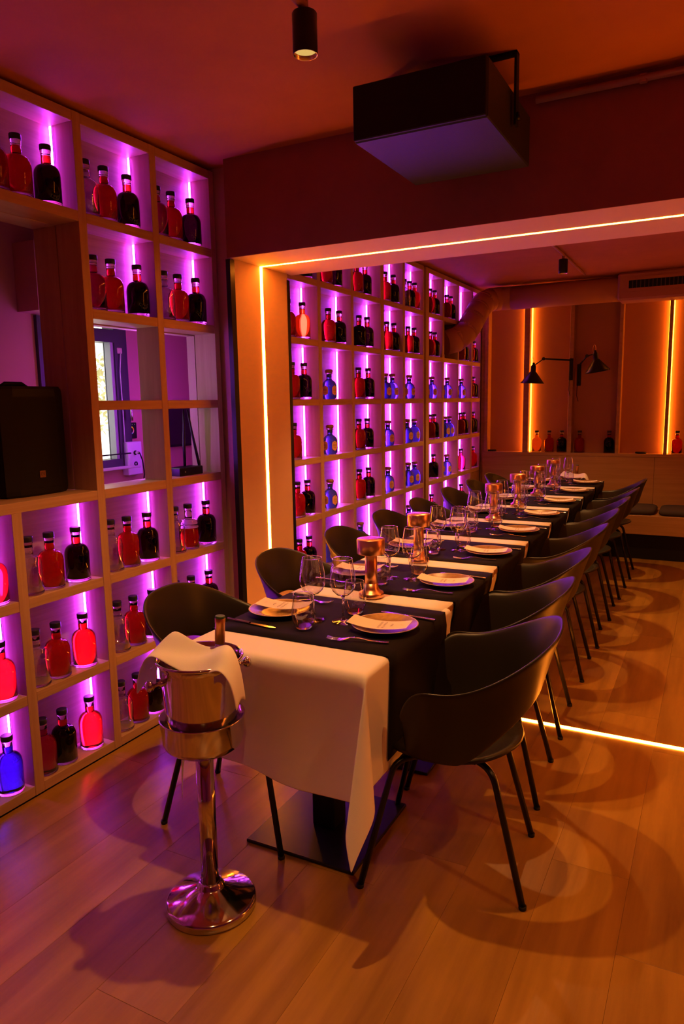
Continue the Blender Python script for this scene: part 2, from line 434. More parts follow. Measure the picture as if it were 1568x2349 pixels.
def blue_meshes():
    # broad flattened decanter: elliptical body with two oval labels
    prof = [(.038, 0), (.044, .003), (.050, .015), (.0525, .035), (.0525, .075), (.050, .095), (.043, .112), (.030, .125), (.020, .131), (.0175, .138), (.0175, .168)]
    body = MB().lathe(prof, SEG).mesh('body', BLUE_GLASS)
    collar = MB().lathe([(.018, .145), (.0186, .146), (.0186, .166), (.018, .167)], SEG).mesh('neck_band', mat('blue band', (.03, .05, .25), .4))
    ring = MB().lathe([(.0175, .1682), (.026, .1685), (.026, .173), (.0185, .1755)], SEG).mesh('rim', GLASS)
    stop = MB().lathe([(.0185, .1757), (.025, .178), (.027, .185), (.0265, .193), (.022, .1985), (.012, .200)], SEG).mesh('stopper', CORK_WOOD)
    lab = MB(); rows = []
    for i in range(7):
        v = -1 + 2 * i / 6; hw = math.sqrt(max(0, 1 - v ** 4)) * .40 + .02
        z = .058 + v * .034
        row = []
        for j in range(7):
            a = hw * (-1 + 2 * j / 6)
            rr = .0531 if .035 <= z <= .075 else .0531 - .0025 * min(1, abs(z - .055) / .04) + .0006
            row.append((rr * cos(a), rr * sin(a), z))
        rows.append(row)
    lab.quadgrid(rows); lm = lab.mesh('label', LABEL)
    sq = MB()
    for zz, n, wdt in ((.066, 9, .26), (.058, 11, .28), (.046, 7, .2)):
        pts = [(.0536 * cos(wdt * (-1 + 2 * i / n)), .0536 * sin(wdt * (-1 + 2 * i / n)), zz + (.0022 if i % 2 else -.0018)) for i in range(n + 1)]
        sq.tube(pts, .0007, 4)
    sq.tube([(.0534, -.001, .078), (.0534, .001, .084)], .0016, 4)
    return body, collar, ring, stop, lm, sq.mesh('lettering', INK)
BLUE = blue_meshes()
def place_bottle(colour, y, k, col, nth, x=-.068, blue=False):
    cn, which, _ = COLS[col]
    row = ['bottom', 'sixth', 'fifth', 'fourth', 'third', 'second', 'top'][k]
    z = zb(k) + BT + .0004
    if blue:
        t = thing('decanter_bottle', f'blue label bottle, {nth} from left in {row} row, {cn} column of {which} shelf', 'bottle', (x, y, z), math.atan2(-y, 2.3) + rad(random.uniform(-7, 7)), 'blue label bottles')
        for n, m in zip(('body', 'neck_band', 'rim', 'stopper'), BLUE): put(n, m, t)
        for a in (-38, 42):
            l = put('label', BLUE[4], t, (0, 0, 0), rad(a)); l['label'] = 'tan oval paper label'
            put('lettering', BLUE[5], l)
        return
    half = colour == 'light red half'
    ck = 'light red' if half else colour
    key = (ck, half)
    if key not in BM: BM[key] = bottle_meshes(ck, .7 if half else 1.)
    cw = {'clear': 'clear glass', 'light red': 'light red', 'dark red': 'near-black red'}.get(ck, ck)
    if half: cw = 'half-filled red'
    t = thing('round_bottle', f'{cw} bottle, {nth} from left in {row} row, {cn} column of {which} shelf', 'bottle', (x, y, z), random.uniform(0, 6), 'black capped bottles')
    t.scale = (1.04, 1.04, 1.045)
    for n, m in BM[key]: put(n, m, t)
R_, D_, C_, P_, B_ = 'red', 'dark red', 'clear', 'pink', 'blue'
BOTTLES = [
    ('l1', 6, [(1.862, R_), (1.957, R_), (2.092, D_)]), ('l1', 2, [(1.866, C_), (1.964, R_), (2.100, D_)]),
    ('l1', 1, [(1.866, C_), (1.962, R_), (2.103, 'light red')]), ('l1', 0, [(1.864, P_), (1.960, D_), (2.106, R_)]),
    ('l2', 2, [(1.703, R_)]), ('l2', 1, [(1.700, R_)]), ('l2', 0, [(1.695, 'dark blue')]),
    ('a', 6, [(2.288, C_), (2.389, R_), (2.525, D_)]), ('a', 5, [(2.300, P_), (2.397, R_), (2.556, D_)]),
    ('a', 2, [(2.302, C_), (2.398, R_), (2.527, D_)]), ('a', 1, [(2.309, C_), (2.407, R_), (2.532, D_)]), ('a', 0, [(2.296, C_), (2.397, R_), (2.509, D_)]),
    ('b', 6, [(2.720, P_), (2.815, R_), (2.956, D_)]), ('b', 5, [(2.738, C_), (2.835, R_), (2.970, D_)]),
    ('b', 2, [(2.731, C_), (2.826, 'light red half'), (2.970, D_)]), ('b', 1, [(2.705, P_), (2.824, R_), (2.968, D_)]),
    ('b', 0, [(2.820, R_), (2.960, D_)]),
    ('f1', 6, [(4.06, D_)]), ('f2', 6, [(4.335, R_), (4.475, D_)]), ('f3', 6, [(4.805, R_), (4.945, D_)]), ('f4', 6, [(5.305, R_), (5.470, D_)]),
    ('f5', 6, [(5.70, C_), (5.815, D_), (5.925, R_)]), ('f6', 6, [(6.300, R_), (6.420, D_)]), ('f7', 6, [(6.760, R_), (6.870, D_)]),
    ('f1', 5, [(3.845, R_), (4.020, 'orange')]), ('f2', 5, [(4.366, R_), (4.522, D_)]), ('f3', 5, [(4.835, D_), (4.972, D_)]), ('f4', 5, [(5.338, R_), (5.475, D_)]),
    ('f5', 5, [(5.780, R_), (5.915, D_)]), ('f6', 5, [(6.310, R_), (6.425, D_)]), ('f8', 5, [(7.200, R_), (7.310, D_)]), ('f9', 5, [(7.520, R_), (7.635, D_)]),
    ('f1', 4, [(3.875, R_), (4.024, D_)]), ('f2', 4, [(4.360, B_)]), ('f3', 4, [(4.815, R_), (4.980, D_)]), ('f4', 4, [(5.295, B_), (5.435, B_)]),
    ('f5', 4, [(5.800, B_)]), ('f6', 4, [(6.355, B_)]), ('f7', 4, [(6.780, B_)]), ('f8', 4, [(7.215, B_)]), ('f9', 4, [(7.530, R_), (7.635, D_)]),
    ('f1', 3, [(3.880, R_)]), ('f2', 3, [(4.358, B_)]), ('f3', 3, [(4.812, R_), (4.955, D_)]), ('f4', 3, [(5.345, B_)]),
    ('f5', 3, [(5.750, B_), (5.915, B_)]), ('f6', 3, [(6.310, R_), (6.415, D_)]), ('f7', 3, [(6.720, B_), (6.850, B_)]), ('f8', 3, [(7.205, R_), (7.310, D_)]), ('f9', 3, [(7.530, 'light red'), (7.635, D_)]),
    ('f1', 2, [(3.905, R_), (4.033, D_)]), ('f2', 2, [(4.345, B_)]), ('f3', 2, [(4.808, R_), (4.968, D_)]), ('f4', 2, [(5.340, B_)]),
    ('f5', 2, [(5.775, B_), (5.920, B_)]), ('f6', 2, [(6.400, D_)]), ('f7', 2, [(6.780, B_)]), ('f8', 2, [(7.220, 'pink')]), ('f9', 2, [(7.635, 'light red')]),
    ('f1', 1, [(3.912, R_), (4.038, D_)]), ('f2', 1, [(4.300, B_)]), ('f3', 1, [(4.815, B_)]), ('f4', 1, [(5.390, B_)]),
    ('f5', 1, [(5.790, B_)]), ('f6', 1, [(6.350, D_)]), ('f7', 1, [(6.720, B_)]), ('f8', 1, [(7.240, D_)]),
]
for col, k, items in BOTTLES:
    for i, (y, c) in enumerate(items):
        nth = ORD[i] if i < len(items) - 1 or len(items) == 1 else ORD[i]
        for j in range(len(items) - 1, i, -1): y = min(y, items[j][0] - .1025 * (j - i))
        place_bottle(c, y, k, col, nth, x=-.060, blue=(c == B_))

# ------------------------------------------------------------------ tables, cloths, runners
ZT = .755
W2 = .327                        # half table width
TAB = [(1.738, 2.468)] + [(2.470 + .654 * i, 2.470 + .654 * (i + 1) - .002) for i in range(7)]
def tcx(k): return 1.128 - .008 * k
def ctr(k): return 2.140 + .654 * k
def nth_(k): return ORD[k] + ' from the camera'
def drape_side(x, xe, sgn, y, z, d, slant):
    return (xe + sgn * (.004 - slant * d), y, z - d)
for k, (ya, yb) in enumerate(TAB):
    cx_ = tcx(k); ym = (ya + yb) / 2
    t = thing('bistro_table', f'black pedestal table under white cloth, {nth_(k)}', 'table', (cx_, ym, 0), 0, 'tables pushed into one long row')
    MB().bbox(-.21, -.225, .0005, .21, .225, .013, .003).build('base_plate', BLACK_SATIN, t)
    MB().bbox(-.045, -.045, .013, .045, .045, .715, .004).build('column', BLACK_SATIN, t)
    MB().bbox(-.18, -.18, .715, .18, .18, .722, .002).build('mounting_plate', BLACK_MATT, t)
    MB().bbox(-W2 + .004, -(yb - ya) / 2 + .003, .7225, W2 - .004, (yb - ya) / 2 - .003, .748, .004).build('tabletop', W_PANEL, t)
    # white cloth
    m = MB(); OV = .36; z = ZT - .003
    if k == 0:
        OV = .375; rows = []
        ny, nx = 44, 64
        D = yb - ya
        for j in range(ny + 1):
            fy = -OV + (D + OV) * j / ny
            row = []
            for i in range(nx + 1):
                fx = -W2 - OV + (2 * W2 + 2 * OV) * i / nx
                a = max(0, abs(fx) - W2); b = max(0, -fy); sg = 1 if fx > 0 else -1
                px = max(-W2, min(W2, fx)); py = max(0, fy); pz = 0
                if a and not b:
                    px += sg * (.006 - .04 * a); pz = -a
                elif b and not a:
                    wv = sin(fx * 11 + .6) * .6 + sin(fx * 23) * .4
                    py = -.006 - .014 * wv * min(1, b * 2.2) - .03 * b; pz = -b * (1 + .05 * sin(fx * 7))
                elif a and b:
                    Lh = math.hypot(a, b); th_ = math.atan2(a, b) / (PI / 2)      # 0 front .. 1 side
                    if th_ < .32: w_ = th_ / .32; ps = 0.
                    else: w_ = 1 - .88 * ((th_ - .32) / .68) ** 2.6; ps = ((th_ - .32) / .68) ** 1.5 * rad(85)
                    w_ *= .29 if sg > 0 else .05
                    px += sg * (.006 - .04 * a * th_ + Lh * w_ * sin(ps)); py = -.006 - .03 * b * (1 - th_) - Lh * w_ * cos(ps)
                    pz = -Lh * math.sqrt(1 - w_ * w_)
                # soften the table edge
                row.append((px, py, pz))
            rows.append(row)
        m.quadgrid(rows)
        o = m.build('tablecloth', LINEN, None, (cx_, ya, z))
    else:
        rows = []; ys = [-.055, -.02, .0, .12, .25, .4, .52, .60, .650]
        N = 7
        for yy in ys:
            row = []; lift = .0045 if yy < .09 else 0
            for i in range(N, 0, -1):
                d = OV * i / N; row.append((-W2 - .003 - lift + .25 * d + .006 * sin(yy * 30) * d * 4, yy, lift - d))
            row += [(-W2 + .006, yy, lift)] + [(-W2 + 2 * W2 * i / 8, yy, lift) for i in range(1, 8)] + [(W2 - .006, yy, lift)]
            for i in range(1, N + 1):
                d = OV * i / N; row.append((W2 + .003 + lift - .25 * d - .006 * sin(yy * 30) * d * 4, yy, lift - d))
            rows.append(row)
        m.quadgrid(rows)
        o = m.build('tablecloth', LINEN, None, (cx_, ya, z))
    md = o.modifiers.new('thick', 'SOLIDIFY'); md.thickness = .0022; md.offset = -1 if k else 1
    if k == 0:
        md.offset = 1
        sb = o.modifiers.new('soft', 'SUBSURF'); sb.levels = sb.render_levels = 1
    tag(o, f'white linen cloth over table, {nth_(k)}', 'tablecloth', 'white tablecloths')
    # charcoal runner across the table
    m = MB(); rows = []; RW = .512; OVR = .34; N = 7
    for j in range(9):
        yy = -RW / 2 + RW * j / 8
        row = []
        sl = .04 if k == 0 else .25
        for i in range(N, 0, -1):
            d = OVR * i / N; row.append((-W2 - .012 + sl * d, yy, -d))
        row += [(-W2 - .004, yy, -.001)] + [(-W2 + 2 * W2 * i / 8, yy, 0) for i in range(1, 8)] + [(W2 + .004, yy, -.001)]
        for i in range(1, N + 1):
            d = OVR * i / N; row.append((W2 + .012 - sl * d, yy, -d))
        rows.append(row)
    m.quadgrid(rows)
    o = m.build('table_runner', LINEN_DK, None, (cx_, ctr(k) + .012, ZT + .0012))
    md = o.modifiers.new('thick', 'SOLIDIFY'); md.thickness = .0012; md.offset = 1
    tag(o, f'charcoal runner laid across the white cloth, {nth_(k)}', 'table runner', 'charcoal runners')

# ------------------------------------------------------------------ place settings
ZS = ZT + .0028
plate_m = MB().lathe([(.02, .002), (.062, .0), (.066, .002), (.085, .010), (.108, .0165), (.1125, .0185)], 40, cap1=False)
plate_rim = MB().lathe([(.1125, .0185), (.1140, .0200), (.1125, .0212), (.1095, .0205)], 40, cap0=False, cap1=False).mesh('rim', PLATE_RIM)
n_ = plate_m.lathe([(.1095, .0205), (.088, .0135), (.070, .0075), (.062, .0065), (.02, .006)], 40, cap0=False)
plate_m = plate_m.mesh('dish', PLATE)
def card_z(x): return .0205 + .010 * (x / .1) ** 2 * (1.15 if x > 0 else 1.4)
def card_mesh():
    rows = []
    for z_ in (0,):
        for j in range(3):
            yy = -.046 + .092 * j / 2
            rows.append([(-.105 + .205 * i / 14, yy, card_z(-.105 + .205 * i / 14)) for i in range(15)])
    m = MB(); m.quadgrid(rows); return m.mesh('card', PAPER)
card_m = card_mesh()
def text_on_card(lines):
    ms = []
    for txt, xx, sz in lines:
        me = text_mesh(txt, sz, INK)
        for v in me.vertices:
            # text baseline runs across the card (along y), lines stack along x
            tx, ty = v.co.x, v.co.y
            x_ = xx - ty; y_ = tx
            v.co = (x_, y_, card_z(x_) + .0008)
        ms.append(me)
    return ms
T1 = text_on_card([('LO DELICIOSO', .000, .0105), ('DE LA HUELLA', .015, .0105), ('CALA', .040, .0115)])
T2 = text_on_card([('MENÚ DE', -.008, .0105), ('APERITIVO', .007, .0105), ('12', .022, .0105), ('CALA', .042, .0115)])
emb = MB().lathe([(.0062, 0), (.0075, 0)], 16, (.078, 0, card_z(.078) + .0006), cap0=False, cap1=False).mesh('emblem', mat('pale emblem', (.75, .45, .32), .8))
def fork_mesh():
    m = MB()
    # handle to neck along -x (tines at -x end)
    pr = [(.105, .0075, .004), (.085, .0070, .0035), (.05, .0052, .0055), (.01, .0038, .012), (-.02, .0045, .0125), (-.035, .009, .007), (-.05, .0125, .0035), (-.062, .0125, .0035)]
    top = [[(x, -w, z), (x, 0, z + .0012), (x, w, z)] for x, w, z in pr]; m.quadgrid(top)
    bot = [[(x, w, z - .0004), (x, 0, z - .0012), (x, -w, z - .0004)] for x, w, z in pr]; m.quadgrid(bot)
    for i in range(4):
        yy = -.0105 + .007 * i
        m.tube([(-.060, yy, .0033), (-.08, yy, .0042), (-.098, yy, .0095)], [.0016, .0015, .0009], 6)
    return m.mesh('fork', CUTLERY)
def knife_mesh():
    m = MB()
    pr = [(.110, .0065), (.10, .008), (.06, .0068), (.015, .0055), (.008, .0072)]
    m.quadgrid([[(x, -w, .0025), (x, -w * .6, .006), (x, w * .6, .006), (x, w, .0025), (x, w * .6, .0004), (x, -w * .6, .0004)] for x, w in pr], closed_u=True)
    bl = [(.008, -.006, .008), (-.05, -.007, .0085), (-.085, -.0065, .0075), (-.105, -.004, .002)]
    m.quadgrid([[(x, a, .0030), (x, b, .0030)] for x, a, b in bl], False)
    m.quadgrid([[(x, b, .0018), (x, a, .0018)] for x, a, b in bl], False)
    return m.mesh('knife', CUTLERY)
fork_m, knife_m = fork_mesh(), knife_mesh()
def wine_meshes():
    foot = MB().lathe([(.0405, 0), (.0415, .0012), (.038, .0028), (.016, .006), (.006, .011), (.0042, .020), (.0040, .060), (.0044, .086), (.008, .0935)], 28, cap1=True).mesh('stem', GLASS)
    out = [(.008, .0937), (.022, .0985), (.036, .112), (.0445, .132), (.0455, .150), (.043, .175), (.0375, .205), (.0345, .226)]
    b = MB().lathe(out, 36, cap0=True, cap1=False)
    rim = MB().tube([(.0345 * cos(2 * PI * i / 36), .0345 * sin(2 * PI * i / 36), .226) for i in range(37)], .0010, 5, cap=False).mesh('rim', GLASS)
    return foot, b.mesh('bowl', THIN), rim
wine_m = wine_meshes()
def tumbler_meshes():
    base = MB().lathe([(.022, 0), (.026, .002), (.031, .011)], 32).mesh('base', GLASS)
    wall = MB().lathe([(.031, .0112), (.034, .017), (.0405, .032), (.0425, .044), (.0415, .065), (.037, .095), (.0335, .120)], 36, cap0=False, cap1=False).mesh('wall', THIN)
    rim = MB().tube([(.0335 * cos(2 * PI * i / 36), .0335 * sin(2 * PI * i / 36), .120) for i in range(37)], .0010, 5, cap=False).mesh('rim', GLASS)
    return base, wall, rim
tum_m = tumbler_meshes()
def setting(k, side):
    s = 1 if side == 'aisle' else -1              # +1: guest on the +x side facing -x
    cx_, cy_ = tcx(k), ctr(k); rz = 0 if s > 0 else PI
    who = f'{side} side place {nth_(k)}'
    R = lambda dx, dy: (cx_ + s * dx, cy_ + s * dy)
    x, y = R(.214, -.006)
    p = thing('dinner_plate', f'brown stoneware plate at the {who}', 'plate', (x, y, ZS), 0, 'stoneware plates')
    put('dish', plate_m, p); put('rim', plate_rim, p)
    c = thing('menu_card', f'cream printed menu card on the plate, {who}', 'menu card', (x - s * .004, y - s * .028, ZS + .0005), rz + rad(8), 'menu cards')
    put('card', card_m, c)
    for me in (T1 if k == 0 else T2): put('lettering', me, c)
    put('emblem', emb, c)
    x, y = R(.185, -.165)
    tag(put('fork', fork_m, None, (x, y, ZS + .0012), rz + rad(14 if k % 2 == 0 else 9)), f'patterned steel fork at the {who}', 'fork', 'forks')
    x, y = R(.23, .152)
    tag(put('table_knife', knife_m, None, (x, y, ZS + .0012), rz + rad(-6)), f'steel table knife at the {who}', 'knife', 'table knives')
    x, y = R(.052 + random.uniform(-.006, .006), .012 + random.uniform(-.01, .01))
    w = thing('wine_glass', f'empty stemmed wine glass at the {who}', 'wine glass', (x, y, ZS), 0, 'wine glasses')
    put('stem', wine_m[0], w); put('rim', wine_m[2], put('bowl', wine_m[1], w))
    x, y = R(.040, .115)
    w = thing('water_tumbler', f'empty rounded water tumbler at the {who}', 'tumbler', (x, y, ZS), 0, 'water tumblers')
    for n, m_ in zip(('base', 'wall', 'rim'), tum_m): put(n, m_, w)
for k in range(8):
    for side in ('aisle', 'shelf'): setting(k, side)

# copper table lamps on the white strips
def lamp_at(k, x, y):
    L = thing('table_lamp', f'copper mushroom table lamp on the cloth between tables, {nth_(k)}', 'table lamp', (x, y, ZT + .0022 + .004), 0, 'copper table lamps')
    base = MB().lathe([(.048, 0), (.0495, .003), (.0495, .014), (.047, .018), (.036, .023), (.0285, .034), (.0255, .055)], 36)
    base.build('base', COPPER, L)
    MB().lathe([(.0255, .0552), (.0242, .10), (.0235, .171)], 36).build('stem', COPPER, L)
    h = MB().lathe([(.0235, .172), (.052, .172), (.0545, .174), (.0545, .228), (.053, .231), (.02, .2335)], 40).build('head', COPPER, L)
    MB().lathe([(.026, .1712), (.046, .1712), (.046, .1718), (.026, .1718)], 32, cap0=False, cap1=False).build('diffuser', COPPER_E, h)
LAMPS = [(0, 1.130, 2.478), (1, 1.072, 3.135), (3, 1.068, 4.445), (4, 1.06, 5.095), (5, 1.055, 5.750), (6, 1.05, 6.40)]
for i, (k, x, y) in enumerate(LAMPS): lamp_at(i, x, y)

# ------------------------------------------------------------------ armchairs
def sgp(v, p): return math.copysign(abs(v) ** p, v)
def make_chair():
    t = thing('shell_armchair', 'x', 'armchair', (0, 0, 0), 0, 'olive shell armchairs')
    # back and arm band: rows from lower edge to rim
    m = MB(); NU, NV = 44, 9; rows = []
    PH = rad(128)
    for j in range(NV + 1):
        v = j / NV; row = []
        for i in range(NU + 1):
            ph = -PH + 2 * PH * i / NU; c, s_ = cos(ph), sin(ph); ap = abs(ph)
            e = max(0., min(1., (ap - rad(98)) / rad(30)))
            ztop = .690 + .150 * max(0, c) ** 1.5 - .115 * e ** 2
            zlow = .440 + .195 * max(0, cos(ph * 1.12)) ** 1.15 if ap < rad(80) else .440
            z = zlow + (ztop - zlow) * v
            lv = max(0, min(1, (z - .43) / .40))
            a = .205 + .110 * lv; b = .212 + .090 * lv ** .8
            if c < 0: a = .19 + .03 * lv
            fl = .010 * v ** 6
            row.append((-(a + fl) * sgp(c, .86), (b + fl) * sgp(s_, .80), z))
        rows.append(row)
    m.quadgrid(rows)
    o = m.build('backrest', CHAIR_PL, t)
    md = o.modifiers.new('thick', 'SOLIDIFY'); md.thickness = .011; md.offset = 0
    sb = o.modifiers.new('soft', 'SUBSURF'); sb.levels = sb.render_levels = 1
    # seat pan with rounded rear tongue
    m = MB(); rows = []; NR, NA = 8, 40
    for j in range(NR + 1):
        q = j / NR; row = []
        for i in range(NA):
            a_ = 2 * PI * i / NA; c, s_ = cos(a_), sin(a_)
            ax = .225 if c > 0 else .215
            x = ax * sgp(c, .8) * q; y = .214 * sgp(s_, .8) * q * (1. if c > 0 else 1 - .25 * c * c)
            zz = .428 + .016 * q ** 4 - .03 * max(0, (x - .15) / .075) ** 2 + (.018 * q ** 3 * max(0, -c) ** 1.5)
            row.append((x, y, zz))
        rows.append(row)
    rows[0] = [(.002 * cos(2 * PI * i / NA), .002 * sin(2 * PI * i / NA), .428) for i in range(NA)]
    m.quadgrid(rows, closed_u=True)
    o = m.build('seat', CHAIR_PL, t)
    md = o.modifiers.new('thick', 'SOLIDIFY'); md.thickness = .012; md.offset = -1
    # legs
    def bend(p):
        P = [Vector(q) for q in p]; out = [P[0]]
        for i in range(1, len(P) - 1):
            a, b, c = P[i - 1], P[i], P[i + 1]; d = .045
            s1 = b + (a - b).normalized() * d; s2 = b + (c - b).normalized() * d
            for q in range(6):
                u = q / 5; out.append((1 - u) ** 2 * s1 + 2 * u * (1 - u) * b + u * u * s2)
        out.append(P[-1]); return out
    for s in (-1, 1):
        m = MB().tube(bend([(-.05, s * .07, .408), (-.135, s * .145, .404), (-.236, s * .193, .0)]), .0105, 10); lo = m.build('leg', CHAIR_LEG, t)
        MB().lathe([(.0115, .0), (.012, .002), (.012, .012)], 12, (-.235, s * .1925, .0)).build('foot_cap', BLACK_MATT, lo)
        m = MB().tube(bend([(.04, s * .07, .408), (.165, s * .165, .404), (.262, s * .240, .0)]), .0105, 10); lo = m.build('leg', CHAIR_LEG, t)
        MB().lathe([(.0115, .0), (.012, .002), (.012, .012)], 12, (.261, s * .2395, .0)).build('foot_cap', BLACK_MATT, lo)
    MB().bbox(-.08, -.11, .396, .08, .11, .407, .003).build('seat_bracket', CHAIR_LEG, t)
    return t
RY = [2.12, 2.70, 3.31, 4.04, 4.62, 5.24, 5.84, 6.52]
RX = [1.600, 1.535, 1.505, 1.485, 1.475, 1.475, 1.480, 1.480]
LY = [2.06, 2.78, 3.45, 4.10, 4.72, 5.39, 6.03, 6.64]
LX = [.790, .780, .765, .745, .735, .730, .725, .715]
proto = make_chair(); first = True
for k in range(8):
    for side in (0, 1):
        loc = (RX[k], RY[k], .0006) if side == 0 else (LX[k], LY[k], .0006)
        rz = (PI + rad([9, 4, 4, 3, 5, 3, 0, 2][k])) if side == 0 else rad([7, 4, 5, 3, 4, 2, 3, 2][k])
        lab = f"olive shell armchair on the {'aisle' if side == 0 else 'shelf'} side, {nth_(k)}"
        if first: o = proto; o.location = loc; o.rotation_euler.z = rz; o['label'] = lab; first = False
        else: dup(proto, loc, rz, lab)

# ------------------------------------------------------------------ wine coolers on stands
def cooler(loc, face, far_=False, nz=.5295):
    """face: angle of the horizontal direction towards the viewer side"""
    w = 'steel wine cooler bucket on the ring stand' if not far_ else 'steel wine bucket on the bench behind the last table'
    if not far_:
        st = thing('cooler_stand', 'chrome pedestal stand holding the wine bucket near the camera', 'cooler stand', loc)
        MB().lathe([(.134, .0), (.137, .003), (.137, .022), (.134, .026), (.128, .030), (.085, .046), (.045, .062), (.038, .068), (.036, .078), (.030, .082)], 48).build('base', STEEL, st)
        MB().lathe([(.0265, .080), (.0265, .520)], 32).build('column', STEEL, st)
        MB().lathe([(.03, .518), (.100, .520), (.112, .530), (.118, .545), (.1235, .612), (.1255, .614), (.1255, .617), (.122, .617), (.1165, .548), (.108, .534), (.03, .528)], 48, cap0=True, cap1=True).build('ring_cup', STEEL, st)
    bz = nz
    bk = thing('wine_bucket', w, 'bucket', (loc[0], loc[1], loc[2] + bz), face + rad(24), 'wine buckets')
    MB().lathe([(.088, 0), (.094, .004), (.097, .02), (.1155, .238), (.1175, .250), (.125, .258), (.128, .263), (.126, .268), (.121, .267), (.1135, .252), (.094, .022), (.088, .008), (.02, .006)], 48).build('body', STEEL, bk)
    for s in (-1, 1):
        h = MB().lathe([(.010, 0), (.010, .012), (.0065, .015), (.0065, .030), (.012, .034), (.0165, .040), (.0165, .047), (.012, .053), (.004, .055)], 16)
        h.xf(Matrix.Translation((0, s * .110, .212)) @ Matrix.Rotation(-s * PI / 2, 4, 'X')).build('knob', STEEL, bk)
    # napkin folded across the mouth (local x towards viewer, y across)
    nap = MB(); rows = []
    path = [(-.182, .000, .160), (-.176, .004, .190), (-.166, .010, .225), (-.150, .014, .258), (-.130, .018, .284), (-.105, .020, .290), (-.06, .026, .272), (0, .034, .258), (.05, .040, .262), (.085, .044, .278), (.110, .046, .284), (.134, .046, .272), (.150, .046, .242), (.158, .046, .205), (.162, .046, .175)]
    for i, (yy, xx, zz) in enumerate(path):
        e = min(1, max(0, (abs(yy) - .11) / .05)); row = []
        for j in range(9):
            q = -1 + 2 * j / 8
            wv = .052 * (1 - .25 * e)
            row.append((xx + q * wv + .012 * e, yy * (1 + .04 * q), zz + .006 * sin(q * 3 + yy * 20) * (1 - e) - .014 * q * (1 - e) * (1 if yy < .09 else .4) - .02 * e * q * q + .010 * (1 - q) * (1 - e)))
        rows.append(row)
    nap.quadgrid(rows)
    n = nap.build('napkin', LINEN, None, bk.location); n.rotation_euler.z = face - rad(32)
    md = n.modifiers.new('thick', 'SOLIDIFY'); md.thickness = .005; md.offset = 0
    sb = n.modifiers.new('soft', 'SUBSURF'); sb.levels = sb.render_levels = 2
    tag(n, 'folded white napkin draped over the near wine bucket' if not far_ else 'white napkin over the far wine bucket', 'napkin', 'bucket napkins')
    # bottle
    bt = thing('wine_bottle', 'wine bottle with copper foil neck standing in the near bucket' if not far_ else 'wine bottle standing in the far bucket', 'bottle', (bk.location.x + (.030 if not far_ else 0), bk.location.y + .035, bk.location.z + .0085), 0, 'wine bottles')
    WG = mat('olive wine glass', (.16, .17, .04), .03, trans=.6)
    MB().lathe([(.034, 0), (.0365, .003), (.0365, .20), (.0345, .222), (.024, .243), (.0165, .258), (.0145, .272)], 28).build('body', WG, bt)
    MB().lathe([(.0143, .2722), (.0138, .292)], 28).build('neck', GLASS, bt)
    f = MB().lathe([(.0146, .2922), (.0146, .352), (.0153, .353), (.0153, .366), (.0148, .367)], 28).build('foil', mat('copper foil', (.62, .26, .06), .35, .7), bt)
    MB().lathe([(.0146, .3672), (.0146, .3725), (.013, .374)], 28).build('foil_top', mat('green foil', (.04, .10, .03), .4, .3), f)
    bt.rotation_euler = (rad(-1), rad(3), 0)
cooler((1.003, 1.572, .0006), math.atan2(-1.572, 1.298))
cooler((1.070, 7.37, .4820), rad(-62), True, 0.)

# ------------------------------------------------------------------ bench and cushions
bn = thing('bench', 'long oak bench with black plinth against the far wall', 'bench', (.03, 7.15, 0))
MB().bbox(0, 0, .245, X1 - .04, .548, .425, .003).build('seat_box', W_PANEL, bn)
MB().box(0, .06, .0006, X1 - .04, .54, .2445).build('plinth', BLACK_MATT, bn)
xa = .25; i = 0
cw = ['leftmost charcoal bench cushion behind the table end', 'charcoal bench cushion between wall corner and aisle chairs', 'charcoal bench cushion left of the gap, beside the aisle chairs', 'charcoal bench cushion at the right edge, right of the gap', 'charcoal bench cushion beyond the right edge']
for (a, b) in ((.10, .62), (.64, 1.22), (1.24, 1.835), (1.86, 2.45), (2.47, 3.06)):
    m = MB(); rows = []
    cxx, w, d, h = (a + b) / 2, (b - a) / 2, .24, .026
    for th in [(-90 + 20 * q) for q in range(10)]:
        cc, ss = cos(rad(th)), sin(rad(th)); row = []
        for q in range(40):
            an = 2 * PI * q / 40; ww, dd = w - .03 + .03 * cc, d - .03 + .03 * cc
            row.append((ww * sgp(cos(an), .28), dd * sgp(sin(an), .28), h * ss))
        rows.append(row)
    rows = [[(p[0] * .02, p[1] * .02, -h * .98) for p in rows[0]]] + rows + [[(p[0] * .5, p[1] * .5, h * 1.12) for p in rows[-1]], [(p[0] * .02, p[1] * .02, h * 1.15) for p in rows[-1]]]
    m.quadgrid(rows, closed_u=True)
    tag(m.build('bench_cushion', CUSH, None, (cxx, 7.15 + .26, .425 + .0262)), cw[i], 'cushion', 'bench cushions'); i += 1

